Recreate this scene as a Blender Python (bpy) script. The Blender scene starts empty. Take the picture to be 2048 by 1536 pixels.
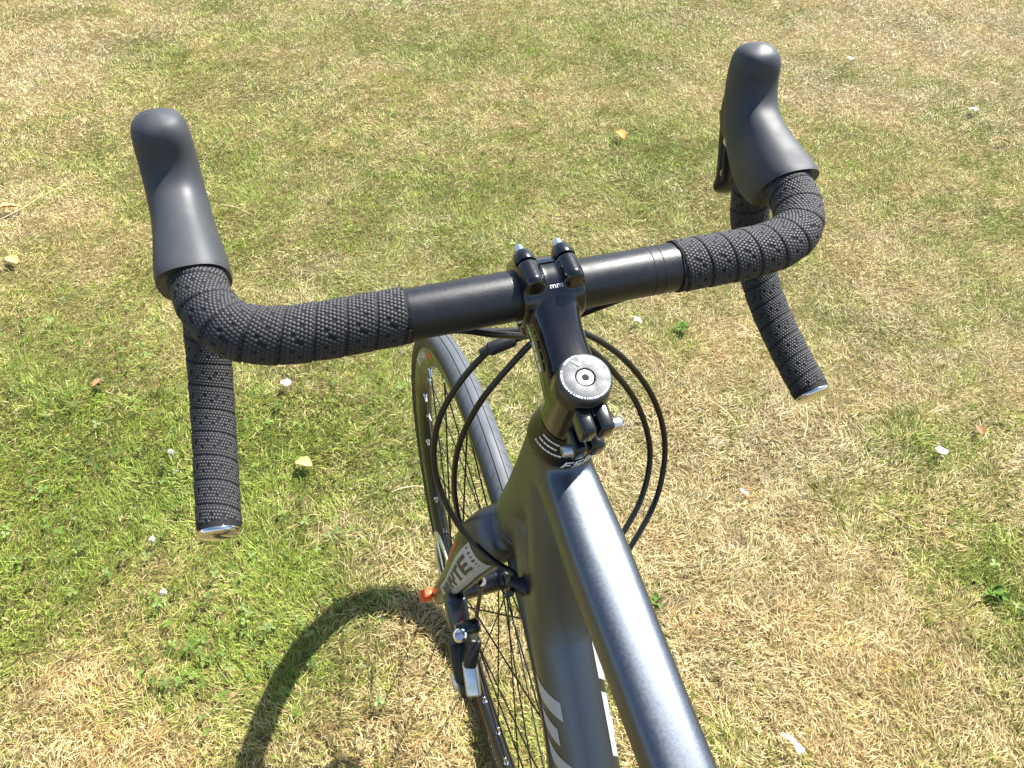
import bpy, bmesh, math, random
import numpy as np
from mathutils import Vector, Matrix
R_ = math.radians
random.seed(7); rng = np.random.default_rng(11)
sc = bpy.context.scene
col = sc.collection

# ------------------------------------------------------------------ camera
CAM = np.array([-0.145, -0.535623, 1.243086]); YAW, PIT, ROL, FPX = -0.328347, 0.77015, 0.027327, 1570.41
fw = np.array([-math.sin(YAW)*math.cos(PIT), math.cos(YAW)*math.cos(PIT), -math.sin(PIT)])
rt = np.array([math.cos(YAW), math.sin(YAW), 0.0]); up = np.cross(rt, fw)
rt, up = math.cos(ROL)*rt+math.sin(ROL)*up, -math.sin(ROL)*rt+math.cos(ROL)*up
cd = bpy.data.cameras.new('camera'); cam = bpy.data.objects.new('camera', cd); col.objects.link(cam)
cd.sensor_width = 36; cd.lens = FPX/2048*36; cd.clip_start = .02; cd.clip_end = 500
cam.matrix_world = Matrix(((rt[0], up[0], -fw[0], CAM[0]), (rt[1], up[1], -fw[1], CAM[1]), (rt[2], up[2], -fw[2], CAM[2]), (0, 0, 0, 1)))
sc.camera = cam
def ray(px, py): return fw + rt*(px-1024)/FPX - up*(py-768)/FPX
def on_ground(px, py, z=0.0):
    d = ray(px, py); return CAM + d*((z-CAM[2])/d[2])
def on_y(px, py, y):
    d = ray(px, py); return CAM + d*((y-CAM[1])/d[1])
def on_x(px, py, X):
    d = ray(px, py); return CAM + d*((X-CAM[0])/d[0])

# ------------------------------------------------------------------ sky and sun
SUN_AZ, SUN_EL = 62.0, 55.0            # clockwise from +Y (the way the bicycle points), elevation
w = bpy.data.worlds.new('World'); sc.world = w; w.use_nodes = True
nt = w.node_tree; bg = nt.nodes['Background']
sky = nt.nodes.new('ShaderNodeTexSky'); sky.sky_type = 'NISHITA'; sky.sun_disc = False
sky.sun_elevation = R_(SUN_EL); sky.sun_rotation = R_(SUN_AZ)
nt.links.new(sky.outputs[0], bg.inputs[0]); bg.inputs[1].default_value = 0.09
sd = Vector((math.sin(R_(SUN_AZ))*math.cos(R_(SUN_EL)), math.cos(R_(SUN_AZ))*math.cos(R_(SUN_EL)), math.sin(R_(SUN_EL))))
sl = bpy.data.lights.new('sun', 'SUN'); sun = bpy.data.objects.new('sun', sl); col.objects.link(sun)
sl.energy = 5.0; sl.angle = R_(0.53); sl.color = (1.0, .965, .905)
sun.rotation_euler = sd.to_track_quat('Z', 'Y').to_euler(); sun.location = (3, 2, 5)
sc.view_settings.view_transform = 'Standard'; sc.view_settings.look = 'None'
sc.view_settings.exposure = 1.42; sc.view_settings.gamma = 1.0
sc.view_settings.use_curve_mapping = False

# ------------------------------------------------------------------ materials
def mat(name, base, rough=.5, metal=0., spec=.5, coat=0., coat_rough=.1, noise=None, bump=None, vcol=False):
    """noise=(scale, amount, rough_amount); bump=(scale, strength, distance)"""
    m = bpy.data.materials.new(name); m.use_nodes = True
    n = m.node_tree.nodes; l = m.node_tree.links; b = n['Principled BSDF']
    b.inputs['Base Color'].default_value = (*base, 1); b.inputs['Roughness'].default_value = rough
    b.inputs['Metallic'].default_value = metal; b.inputs['Specular IOR Level'].default_value = spec
    b.inputs['Coat Weight'].default_value = coat; b.inputs['Coat Roughness'].default_value = coat_rough
    tc = n.new('ShaderNodeTexCoord')
    if noise:
        nz = n.new('ShaderNodeTexNoise'); nz.inputs['Scale'].default_value = noise[0]; nz.inputs['Detail'].default_value = 5
        l.new(tc.outputs['Object'], nz.inputs['Vector'])
        mx = n.new('ShaderNodeMix'); mx.data_type = 'RGBA'
        k = noise[1]
        mx.inputs[6].default_value = (*[c*(1-k) for c in base], 1); mx.inputs[7].default_value = (*[min(1, c*(1+k)) for c in base], 1)
        l.new(nz.outputs['Fac'], mx.inputs[0]); l.new(mx.outputs[2], b.inputs['Base Color'])
        mr = n.new('ShaderNodeMapRange'); mr.inputs[1].default_value = .3; mr.inputs[2].default_value = .7
        mr.inputs[3].default_value = max(.02, rough-noise[2]); mr.inputs[4].default_value = min(1, rough+noise[2])
        nz2 = n.new('ShaderNodeTexNoise'); nz2.inputs['Scale'].default_value = noise[0]*.37; nz2.inputs['Detail'].default_value = 6
        l.new(tc.outputs['Object'], nz2.inputs['Vector'])
        l.new(nz2.outputs['Fac'], mr.inputs[0]); l.new(mr.outputs[0], b.inputs['Roughness'])
    if bump:
        nb = n.new('ShaderNodeTexNoise'); nb.inputs['Scale'].default_value = bump[0]; nb.inputs['Detail'].default_value = 3
        l.new(tc.outputs['Object'], nb.inputs['Vector'])
        bp = n.new('ShaderNodeBump'); bp.inputs['Strength'].default_value = bump[1]; bp.inputs['Distance'].default_value = bump[2]
        l.new(nb.outputs['Fac'], bp.inputs['Height']); l.new(bp.outputs[0], b.inputs['Normal'])
    return m
M = dict(
    frame=mat('gunmetal_paint', (.118, .134, .156), .42, 1.0, .5, .12, .25, (1400, .14, .05), (900, .05, .0004)),
    fork=mat('gunmetal_paint_shaded', (.085, .096, .112), .40, 1.0, .5, .12, .25, (1400, .25, .05), (900, .05, .0004)),  # frame's own paint, with dimmer reflected light put into a darker colour
    gloss=mat('gloss_black_paint', (.005, .005, .006), .24, 0, .35, .65, .08, (25, .3, .08)),
    cover=mat('cover_black', (.006, .006, .006), .30, 0, .30, .15, .1, (60, .3, .08)),
    satin=mat('satin_black_anodised', (.016, .017, .019), .40, .4, .7, 0, .1, (300, .25, .06), (1500, .35, .0004)),
    rubber=mat('hood_rubber', (.032, .0355, .041), .58, 0, .5, 0, .1, (90, .25, .10), (1800, .10, .0003)),
    tape=mat('tape_rubber_shaded', (.011, .011, .012), .75, 0, .3),  # same rubber as the hexagons, groove shade put into the colour
    pad=mat('tape_hex_rubber', (.026, .0255, .0275), .56, 0, .45, 0, .1, (140, .25, .10)),
    cable=mat('cable_housing', (.008, .008, .008), .32, 0, .5, 0, .1, (60, .2, .06)),
    chrome=mat('polished_steel', (.72, .72, .74), .16, 1, .5, 0, .1, (200, .1, .06)),
    steel=mat('brushed_aluminium', (.62, .63, .65), .34, 1, .5, 0, .1, (300, .12, .1)),
    plug=mat('chrome_plug', (.80, .78, .74), .08, 1),
    cap=mat('satin_grey_anodised', (.066, .069, .073), .50, .6, .5, 0, .1, (500, .35, .10), (2200, .2, .0004)),
    tyre=mat('tyre_rubber', (.074, .083, .094), .62, 0, .45, 0, .1, (60, .22, .1), (900, .15, .0005)),
    side=mat('tyre_sidewall', (.020, .020, .019), .55, 0, .4, 0, .1, (80, .3, .1)),
    rim=mat('rim_black', (.012, .012, .012), .26, .2, .55, 0, .1, (50, .3, .08)),
    spoke=mat('spoke_black', (.012, .012, .012), .35, .6),
    black=mat('black_plastic', (.012, .012, .013), .42, 0, .5, 0, .1, (120, .3, .1)),
    decal=mat('silver_decal', (.44, .45, .46), .45, .2, .5, 0, .1, (700, .12, .06)),
    white=mat('white_print', (.75, .76, .77), .5),
    ink=mat('dark_ink', (.03, .03, .032), .5),
    orange=mat('orange_plastic', (.80, .10, .012), .4),
    red=mat('red_print', (.55, .03, .015), .45),
    hole=mat('hole_black', (.003, .003, .003), .8),
    leafdry=mat('dry_leaf', (.55, .33, .13), .7, 0, .3, 0, .1, (160, .35, .1)),
    leaforange=mat('orange_leaf', (.62, .24, .05), .65, 0, .3, 0, .1, (160, .35, .1)),
    leafbrown=mat('brown_leaf', (.26, .13, .06), .7, 0, .3, 0, .1, (160, .35, .1)),
    paper=mat('white_paper', (.80, .79, .76), .7, 0, .3, 0, .1, (120, .08, .1)),
    flower=mat('clover_white', (.74, .72, .64), .7, 0, .3, 0, .1, (400, .12, .1)),
    weed=mat('weed_green', (.070, .135, .016), .75, 0, .2, 0, .1, (150, .35, .1)),
    stalk=mat('dry_stalk', (.66, .55, .32), .7, 0, .3, 0, .1, (100, .2, .1)),
)
def vcol_leaf(name, rough=.6, trans=.28):
    m = bpy.data.materials.new(name); m.use_nodes = True
    n = m.node_tree.nodes; l = m.node_tree.links
    n.remove(n['Principled BSDF']); out = n['Material Output']
    a = n.new('ShaderNodeAttribute'); a.attribute_name = 'Col'
    d = n.new('ShaderNodeBsdfPrincipled'); d.inputs['Roughness'].default_value = rough; d.inputs['Specular IOR Level'].default_value = .32
    t = n.new('ShaderNodeBsdfTranslucent'); mx = n.new('ShaderNodeMixShader'); mx.inputs[0].default_value = trans
    l.new(a.outputs['Color'], d.inputs['Base Color']); l.new(a.outputs['Color'], t.inputs['Color'])
    l.new(d.outputs[0], mx.inputs[1]); l.new(t.outputs[0], mx.inputs[2]); l.new(mx.outputs[0], out.inputs[0])
    return m
M['blade'] = vcol_leaf('grass_blade', .5, .20); M['clover'] = vcol_leaf('clover_leaf', .5, .25)

# ------------------------------------------------------------------ mesh helpers
class MB:
    def __init__(s): s.v = []; s.f = []; s.m = []
    def add(s, V, F, mi=0):
        o = len(s.v); s.v.extend([tuple(map(float, p)) for p in V]); s.f.extend([tuple(i+o for i in f) for f in F]); s.m.extend([mi]*len(F)); return s
    def mesh(s, name, mats, angle=35, smooth=True):
        me = bpy.data.meshes.new(name); me.from_pydata(s.v, [], s.f)
        for m in (mats if isinstance(mats, (list, tuple)) else [mats]): me.materials.append(m)
        if any(s.m): me.polygons.foreach_set('material_index', s.m)
        if smooth:
            me.polygons.foreach_set('use_smooth', [True]*len(me.polygons)); me.set_sharp_from_angle(angle=R_(angle))
        me.update(); return me
    def build(s, name, mats, parent=None, angle=35, smooth=True):
        return link(name, s.mesh(name, mats, angle, smooth), parent)
def link(name, me, parent=None):
    o = bpy.data.objects.new(name, me); col.objects.link(o)
    if parent is not None: o.parent = parent
    return o
def empty(name, parent=None, loc=(0, 0, 0)):
    o = bpy.data.objects.new(name, None); col.objects.link(o); o.location = loc; o.empty_display_size = .05
    if parent is not None: o.parent = parent
    return o
def tag(o, label, cat, group=None):
    o['label'] = label; o['category'] = cat
    if group: o['group'] = group
    return o
V3 = lambda *a: np.array(a, float)
def nrm(v): return v/np.linalg.norm(v)
def catmull(P, n):
    P = np.array(P, float); Q = np.vstack([2*P[0]-P[1], P, 2*P[-1]-P[-2]]); out = []
    for i in range(len(P)-1):
        p0, p1, p2, p3 = Q[i:i+4]
        for t in np.linspace(0, 1, n, endpoint=False):
            out.append(.5*((2*p1)+(-p0+p2)*t+(2*p0-5*p1+4*p2-p3)*t*t+(-p0+3*p1-3*p2+p3)*t**3))
    out.append(P[-1]); return np.array(out)
def resample(P, ds):
    d = np.r_[0, np.cumsum(np.linalg.norm(np.diff(P, axis=0), axis=1))]; n = max(2, int(round(d[-1]/ds))+1)
    s = np.linspace(0, d[-1], n); return np.stack([np.interp(s, d, P[:, k]) for k in range(P.shape[1])], 1), s
def frames(P, n0):
    T = np.gradient(P, axis=0); T /= np.linalg.norm(T, axis=1)[:, None]
    N = np.zeros_like(P); n = np.array(n0, float)
    for i, t in enumerate(T):
        n = n-t*(n@t); n = n/np.linalg.norm(n); N[i] = n
    return T, N, np.cross(T, N)
def loft(mb, P, A, B, n0, seg=16, e=2.0, caps=True, mi=0):
    """sections on path P with half sizes A (along N) and B (along binormal); superellipse exponent e"""
    P = np.array(P, float); k = len(P); A = np.broadcast_to(A, k); B = np.broadcast_to(B, k); E_ = np.broadcast_to(e, k)
    T, N, Bn = frames(P, n0); th = np.linspace(0, 2*math.pi, seg, endpoint=False); V = []
    c, s = np.cos(th), np.sin(th)
    for i in range(k):
        cc = np.sign(c)*abs(c)**(2/E_[i]); ss = np.sign(s)*abs(s)**(2/E_[i])
        V.append(P[i]+np.outer(cc*A[i], N[i])+np.outer(ss*B[i], Bn[i]))
    F = [(i*seg+j, i*seg+(j+1) % seg, (i+1)*seg+(j+1) % seg, (i+1)*seg+j) for i in range(k-1) for j in range(seg)]
    if caps: F += [tuple(range(seg-1, -1, -1)), tuple((k-1)*seg+j for j in range(seg))]
    return mb.add(np.vstack(V), F, mi)
def tube(mb, P, r, seg=10, caps=True, mi=0):
    P = np.array(P, float); t = P[1]-P[0]; n0 = np.cross(t, (0.3, .5, .8)); return loft(mb, P, r, r, n0, seg, 2.0, caps, mi)
def lathe(mb, o, ax, prof, seg=40, mi=0, a0=0, closed=False):
    """prof: list of (along, radius)"""
    ax = nrm(np.array(ax, float)); h = V3(1, 0, 0) if abs(ax[0]) < .9 else V3(0, 1, 0)
    n = nrm(h-ax*(h@ax)); b = np.cross(ax, n); th = np.linspace(0, 2*math.pi, seg, endpoint=False)+a0; V = []
    for z, r in prof: V.append(np.array(o)+ax*z+r*(np.outer(np.cos(th), n)+np.outer(np.sin(th), b)))
    k = len(prof); rr = k if closed else k-1
    F = [(i*seg+j, i*seg+(j+1) % seg, ((i+1) % k)*seg+(j+1) % seg, ((i+1) % k)*seg+j) for i in range(rr) for j in range(seg)]
    if not closed: F += [tuple(range(seg-1, -1, -1)), tuple((k-1)*seg+j for j in range(seg))]
    return mb.add(np.vstack(V), F, mi)
def block(mb, c, ax, ay, az, sx, sy, sz, bev=.002, mi=0, taper=1.0):
    """bevelled box, half sizes along its axes, top (+az) scaled by taper"""
    c = np.array(c, float); bm = bmesh.new(); bmesh.ops.create_cube(bm, size=2)
    for v in bm.verts:
        k = taper if v.co.z > 0 else 1.0
        v.co = Vector((v.co.x*sx*k, v.co.y*sy*k, v.co.z*sz))
    bmesh.ops.bevel(bm, geom=list(bm.edges), offset=bev, segments=3, profile=.5, affect='EDGES')
    bm.verts.index_update()
    V = [c+v.co.x*np.array(ax)+v.co.y*np.array(ay)+v.co.z*np.array(az) for v in bm.verts]
    F = [tuple(v.index for v in f.verts) for f in bm.faces]; bm.free(); return mb.add(V, F, mi)
def fuse(mb, name, mats, parent, voxel, it=8, fac=.5, rot=0.0):
    """one skin over overlapping solids, welds rounded"""
    tmp = mb.build(name+'_tmp', mats, None); RM = Matrix.Rotation(rot, 4, 'X'); tmp.data.transform(RM); bm = bmesh.new(); bm.from_mesh(tmp.data)
    bmesh.ops.recalc_face_normals(bm, faces=bm.faces); bm.to_mesh(tmp.data); bm.free()
    r = tmp.modifiers.new('r', 'REMESH'); r.mode = 'VOXEL'; r.voxel_size = voxel; r.use_smooth_shade = True
    s = tmp.modifiers.new('s', 'SMOOTH'); s.factor = fac; s.iterations = it
    dg = bpy.context.evaluated_depsgraph_get(); me = bpy.data.meshes.new_from_object(tmp.evaluated_get(dg))
    old = tmp.data; bpy.data.objects.remove(tmp); bpy.data.meshes.remove(old); me.name = name; me.transform(RM.inverted())
    me.materials.clear()
    for m in (mats if isinstance(mats, (list, tuple)) else [mats]): me.materials.append(m)
    return link(name, me, parent)
from mathutils.bvhtree import BVHTree
def snapper(o):
    bm = bmesh.new(); bm.from_mesh(o.data); t = BVHTree.FromBMesh(bm); bm.free()
    def f(P, lift):
        q, n, _, _ = t.find_nearest(Vector(P)); return np.array(q)+np.array(n)*lift
    return f
def text_poly(s, shear=0.0):
    """flat lettering, cap height 1, as (verts, faces)"""
    cu = bpy.data.curves.new('t', 'FONT'); cu.body = s; cu.size = 1.4; cu.shear = shear; cu.align_x = 'CENTER'; cu.resolution_u = 3; cu.offset = .012
    o = bpy.data.objects.new('t', cu); col.objects.link(o)
    dg = bpy.context.evaluated_depsgraph_get(); me = bpy.data.meshes.new_from_object(o.evaluated_get(dg))
    V = np.array([v.co[:] for v in me.vertices]); F = [tuple(p.vertices) for p in me.polygons]
    bpy.data.objects.remove(o); bpy.data.curves.remove(cu); bpy.data.meshes.remove(me); return V, F
LET = {'F': [(0, 0, 1.1, 5), (1.1, 4, 3.6, 5), (1.1, 2, 3.2, 3)], 'S': [(0, 4, 3.6, 5), (0, 2, 1.1, 4), (1.1, 2, 3.6, 3), (2.5, 1, 3.6, 2), (0, 0, 3.6, 1)], 'A': [(0, 0, 1.1, 5), (1.1, 4, 2.6, 5), (1.1, 1.7, 2.6, 2.6), (2.6, 0, 3.7, 5)], 'W': [(0, 0, 4.6, 1), (0, 1, 1.05, 5), (1.8, 1, 2.8, 4.2), (3.55, 1, 4.6, 5)], 'H': [(0, 0, 1.05, 5), (1.05, 2, 2.55, 3), (2.55, 0, 3.6, 5)],
       'Y': [(0, 2.1, 1.05, 5), (1.05, 2.1, 2.55, 3.1), (2.55, 2.1, 3.6, 5), (1.28, 0, 2.33, 2.1)], 'T': [(0, 4, 3.6, 5), (1.28, 0, 2.33, 4)],
       'E': [(0, 0, 1.05, 5), (1.05, 0, 3.3, 1), (1.05, 2, 3.0, 3), (1.05, 4, 3.3, 5)]}
def block_letters(word, cell, slant=.0):
    """block lettering from small squares so that it wraps on a tube: list of (verts, faces) per letter, height 5"""
    out = []; x = 0
    for ch in word:
        V = []; F = []
        for (a, b, c, d) in LET[ch]:
            nx = max(1, int(math.ceil((c-a)/cell))); ny = max(1, int(math.ceil((d-b)/cell))); o = len(V)
            for j in range(ny+1):
                for i in range(nx+1):
                    px, py = a+(c-a)*i/nx, b+(d-b)*j/ny; V.append((x+px+slant*py, py))
            F += [(o+j*(nx+1)+i, o+j*(nx+1)+i+1, o+(j+1)*(nx+1)+i+1, o+(j+1)*(nx+1)+i) for j in range(ny) for i in range(nx)]
        out.append((np.array(V), F)); x += max(r[2] for r in LET[ch])+.75
    return out, x-.75

# ------------------------------------------------------------------ bicycle geometry (metres; Y forward, X right, wheel stands on z = 0)
HA = R_(72); u = V3(0, -math.cos(HA), math.sin(HA)); pf = V3(0, math.sin(HA), math.cos(HA)); X = V3(1, 0, 0)
HUB = V3(0, 0, .340); RHUB = V3(0, -1.0, .340); A0 = HUB-.045*pf
ax = lambda s, o=0.0, x=0.0: A0+s*u+o*pf+x*X
SCAP = .6396
BARC = V3(0, -.16950, .94406); TH = .1423
bf = V3(0, math.cos(TH), math.sin(TH)); bv = V3(0, -math.sin(TH), math.cos(TH))
bq = lambda x, f, v: BARC+x*X+f*bf+v*bv
HW = .2036
bike = empty('road_bicycle')
tag(bike, 'dark grey road bicycle with black drop handlebars standing on the dry lawn', 'bicycle')

# --- frame
TTs, TTe = ax(.533), V3(0, -.735, .728)
DTs, DTe = ax(.440), V3(0, -.590, .270)
STe = V3(0, -.742, .785)
def build_frame():
    mb = MB()
    lathe(mb, A0, u, [(.398, .0290), (.420, .0285), (.450, .0262), (.50, .0240), (.550, .0230), (.563, .0226)], 40)
    P = catmull([TTs+V3(0, .006, 0), TTs+.12*(TTe-TTs), TTs+.3*(TTe-TTs), TTs+.65*(TTe-TTs), TTe], 6); k = len(P); t = np.linspace(0, 1, k)
    loft(mb, P, np.interp(t, [0, .12, .3, 1], [.0184, .0196, .0212, .0170]), np.interp(t, [0, .15, .3, 1], [.0215, .0195, .0182, .0155]), X, 32, 3.1)
    P = catmull([DTs+nrm(DTs-DTe)*.012, DTs+.12*(DTe-DTs), DTs+.3*(DTe-DTs), DTs+.7*(DTe-DTs), DTe], 6); k = len(P); t = np.linspace(0, 1, k)
    loft(mb, P, np.interp(t, [0, .06, .3, 1], [.0215, .0250, .0262, .0270]), np.interp(t, [0, .10, .3, 1], [.0190, .0270, .0265, .0240]), X, 32, 2.3)
    T0 = nrm(DTe-DTs); N0 = np.cross(X, T0); N0 = N0 if N0[2] > 0 else -N0
    P = catmull([ax(.515), ax(.492)+T0*.030+N0*.004, DTs+T0*.085+N0*.010, DTs+T0*.150+N0*.004, DTs+T0*.21], 6); t = np.linspace(0, 1, len(P))
    loft(mb, P, np.interp(t, [0, .4, .8, 1], [.0215, .0235, .0242, .0225]), np.interp(t, [0, .5, 1], [.020, .0215, .0195]), X, 28, 2.3)
    tube(mb, [DTe, STe], .0165, 24)
    lathe(mb, DTe-X*.037, X, [(0, .0225), (.074, .0225)], 32)
    for s in (-1, 1):
        tube(mb, catmull([DTe+X*s*.024+V3(0, -.012, 0), DTe+X*s*.036+V3(0, -.10, .015), RHUB+X*s*.062+V3(0, .10, -.008), RHUB+X*s*.064], 6), .0105, 14)
        tube(mb, catmull([STe+X*s*.012-V3(0, -.012, .05), STe+X*s*.032-V3(0, .04, .11), RHUB+X*s*.060+V3(0, .05, .09), RHUB+X*s*.064], 6), .0085, 14)
    return fuse(mb, 'frame', M['frame'], bike, .0017, 34, .5, -math.atan2(TTe[2]-TTs[2], TTe[1]-TTs[1])+math.pi)
frame = build_frame()
snap_frame = snapper(frame)
def dt_frame():
    T = nrm(DTe-DTs); n = np.cross(X, T); n = n if n[2] > 0 else -n   # n points up/forward... out of the tube's upper side
    return T, n
DT, DN = dt_frame(); DLEN = np.linalg.norm(DTe-DTs)
def on_downtube(a, g, side, lift=.0007):
    """a: metres from head end, g: metres round the tube measured from the upper ridge towards side"""
    ra = np.interp(a/DLEN, [0, .3, 1], [.0255, .0262, .0270]); rb = np.interp(a/DLEN, [0, .3, 1], [.0290, .0265, .0240])
    phi = g/.0265; c, s = math.cos(phi), math.sin(phi); e = 2/2.3
    return DTs+DT*a+X*side*(ra+lift)*np.sign(s)*abs(s)**e+DN*(rb+lift)*np.sign(c)*abs(c)**e
for side in (-1, 1):
    L, wid = block_letters('WHYTE', .25, .40)
    if side > 0: # right flank reads up the tube towards the head
        pass
    for V, F in L:
        mb = MB(); sx = .0150; sy = .0096
        a0 = .127
        pts = []
        for (lx, ly) in V:
            a = a0+lx*sx if side < 0 else a0+(wid-lx)*sx
            pts.append(snap_frame(on_downtube(a, .066-ly*sy, side), .0004))
        mb.add(pts, F).build('logo_letter', M['decal'], frame, 60)
# cable ports on the down tube flanks
for side in (-1, 1):
    p0 = on_downtube(.066, .036, side, -.002); mb = MB()
    d = nrm(V3(side*.75, .45, .35)); lathe(mb, p0, d, [(0, .0075), (.004, .0072), (.010, .0052), (.016, .0040)], 18)
    mb.build('cable_port', M['black'], frame)
    if side < 0: continue
    p1 = on_downtube(.100, .038, side, -.002); mb = MB()
    lathe(mb, p1, d, [(0, .0070), (.004, .0068), (.008, .0050), (.013, .0036)], 18); mb.build('cable_port', M['black'], frame)

# --- fork
def build_fork():
    mb = MB()
    lathe(mb, A0, u, [(.352, .018), (.358, .0245), (.375, .0275), (.3945, .0285)], 36)
    for s in (-1, 1):
        P = catmull([ax(.380, .000, s*.012), ax(.364, .001, s*.029), ax(.335, .002, s*.041), ax(.285, .005, s*.0465), ax(.20, .014, s*.0495), ax(.10, .029, s*.052), ax(.0, .045, s*.0545)], 6)
        t = np.linspace(0, 1, len(P))
        loft(mb, P, np.interp(t, [0, .17, .33, .5, .67, .84, 1], [.018, .019, .0165, .0145, .0125, .0105, .0085]),
             np.interp(t, [0, .17, .33, .5, .67, .84, 1], [.024, .026, .0255, .0225, .018, .0145, .011]), X, 22, 2.3)
        lathe(mb, HUB+X*s*.0495, X*s, [(0, .0125), (.010, .0125)], 24)
    return fuse(mb, 'fork', M['fork'], bike, .0016, 18)
fork = build_fork(); snap_fork = snapper(fork)

# --- headset cover, stem, top cap
mb = MB(); lathe(mb, A0, u, [(.5590, .0232), (.5600, .0237), (.5640, .0236), (.5720, .0222), (.5800, .0203), (.5860, .0190), (.5885, .0186)], 56)
hcov = mb.build('headset_cover', M['cover'], bike, 40)
def on_cover(s, phi, lift=.0005):
    r = np.interp(s, [.564, .572, .580, .586], [.0236, .0222, .0203, .0190])+lift
    return ax(s)-pf*r*math.cos(phi)+X*r*math.sin(phi)    # phi 0 faces the rider, + to the right
L, wid = block_letters('FSA', 1.0, .35)
for V, F in L:
    mb = MB(); mb.add([on_cover(.5612+.0072*v[1]/5, .02+(v[0]-wid/2)*.0198/wid/.0236) for v in V], F).build('maker_lettering', M['white'], hcov, 60, False)
for k, (s, a, b) in enumerate([(.5835, -1.25, -.66), (.5785, -1.32, -.66), (.5735, -1.40, -.45)]):
    mb = MB(); ph = a
    while ph < b:
        wd = random.uniform(.05, .13); q = [on_cover(s+dz, p_) for dz in (-.0008, .0008) for p_ in (ph, ph+wd)]
        mb.add(q, [(0, 1, 3, 2)]); ph += wd+random.uniform(.015, .03)
    mb.build('print_line', M['white'], hcov, 60, False)

STC = ax(SCAP-.0275)       # middle of the steerer clamp
sdir = nrm(BARC-STC); snrm = np.cross(X, sdir); snrm = snrm if snrm[2] > 0 else -snrm
def build_stem():
    mb = MB()
    lathe(mb, A0, u, [(.5890, .0182), (.5905, .0190), (.6270, .0174), (.6322, .0160)], 40)
    L = np.linalg.norm(BARC-STC)
    P = [STC+sdir*L*t-snrm*k for t, k in ((0.0, .001), (.2, .003), (.35, .0038), (.5, .004), (.65, .0035), (.8, .002), (.97, 0))]
    loft(mb, catmull(P, 3), np.interp(np.linspace(0, 1, 19), [0, .3, .6, 1], [.0185, .0160, .0155, .0180]), np.interp(np.linspace(0, 1, 19), [0, .3, .7, 1], [.0190, .0185, .0180, .0180]), X, 32, 2.9)
    lathe(mb, BARC-X*.0200, X, [(0, .0195), (.0015, .0205), (.0385, .0205), (.040, .0195)], 44)
    for s in (-1, 1):     # bolt bosses behind the gap
        for t in (-1, 1):
            o = BARC+X*s*.0125+bv*t*.0195-bf*.015
            lathe(mb, o, bf, [(0, .0050), (.003, .0066), (.0185, .0070)], 24)
            block(mb, BARC+X*s*.0125+bv*t*.0130-bf*.0055, X, bf, bv, .0068, .0085, .0070, .002)
    return fuse(mb, 'stem', M['gloss'], bike, .0008, 14)
stem = build_stem()
mb = MB()      # front plate: a half shell with four ears
lathe(mb, BARC-X*.0195, X, [(0, .0160), (0, .0212), (.039, .0212), (.039, .0160)], 44, closed=True)
V = np.array(mb.v); keep = [(i, f) for i, f in enumerate(mb.f) if np.mean([(V[j]-BARC)@bf for j in f]) > .0035]; mb.f = [f for _, f in keep]; mb.m = [0]*len(mb.f)
for s in (-1, 1):
    for t in (-1, 1): (lathe(mb, BARC+X*s*.0125+bv*t*.0195+bf*.0046, bf, [(0, .0068), (.0006, .0071), (.0070, .0068), (.0090, .0060)], 26), block(mb, BARC+X*s*.0125+bf*.0085+bv*t*.0135, X, bf, bv, .0066, .0042, .0065, .002))
plate = mb.build('faceplate', M['gloss'], stem)
for s in (-1, 1):
    for t in (-1, 1):
        c = BARC+X*s*.0125+bf*.0120+bv*t*.0195; mb = MB()
        lathe(mb, c, bf, [(0, .0033), (.0072, .0033), (.0090, .0028), (.0092, .0019), (.0060, .0018)], 22); mb.build('bolt', M['steel'], stem)
# rear pinch ears with slot and the two crossing bolts
for (s, side) in ((.6240, 1), (.5985, -1)):
    mb = MB()
    for k in (-1, 1): block(mb, ax(s, -.0225, k*.0056), X, pf, u, .0046, .0085, .0072, .0025)
    mb.build('pinch_lug', M['gloss'], stem)
    mb = MB(); lathe(mb, ax(s, -.0262, side*.0085), X*side, [(0, .0040), (.0055, .0040), (.0072, .0034), (.0074, .0021), (.0044, .0020)], 22); mb.build('bolt', M['steel'], stem)
mb = MB(); block(mb, ax(.6112, -.0188), X, pf, u, .0007, .0025, .019, .0003); mb.build('clamp_slot', M['hole'], stem)
# print on the stem
def stem_top(a, b, lift=.0009): return BARC+sdir*a+X*b+snrm*(.0205+lift)
V, F = text_poly('mm'); mb = MB()
mb.add([BARC+X*(v[0]*.0040+.001)+(math.cos(-.35+v[1]*.16)*snrm+math.sin(-.35+v[1]*.16)*sdir)*.0208 for v in V], F).build('print_line', M['white'], stem, 60, False)
mb = MB(); a = .006
L = np.linalg.norm(BARC-STC)
while a < .050:
    wd = random.uniform(.0012, .0030) if a < .030 else .006
    hh = .0010 if a < .030 else .0022
    q = [BARC-sdir*(a+dx)-X*(np.interp((a+dx)/L, [0, .4, .7, 1], [.0188, .0168, .0170, .0185])+.0006)+snrm*(.001+dz) for dz in (-hh, hh) for dx in (0, wd)]
    mb.add(q, [(0, 1, 3, 2)]); a += wd+.0010
mb.build('print_line', M['white'], stem, 60, False)
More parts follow.
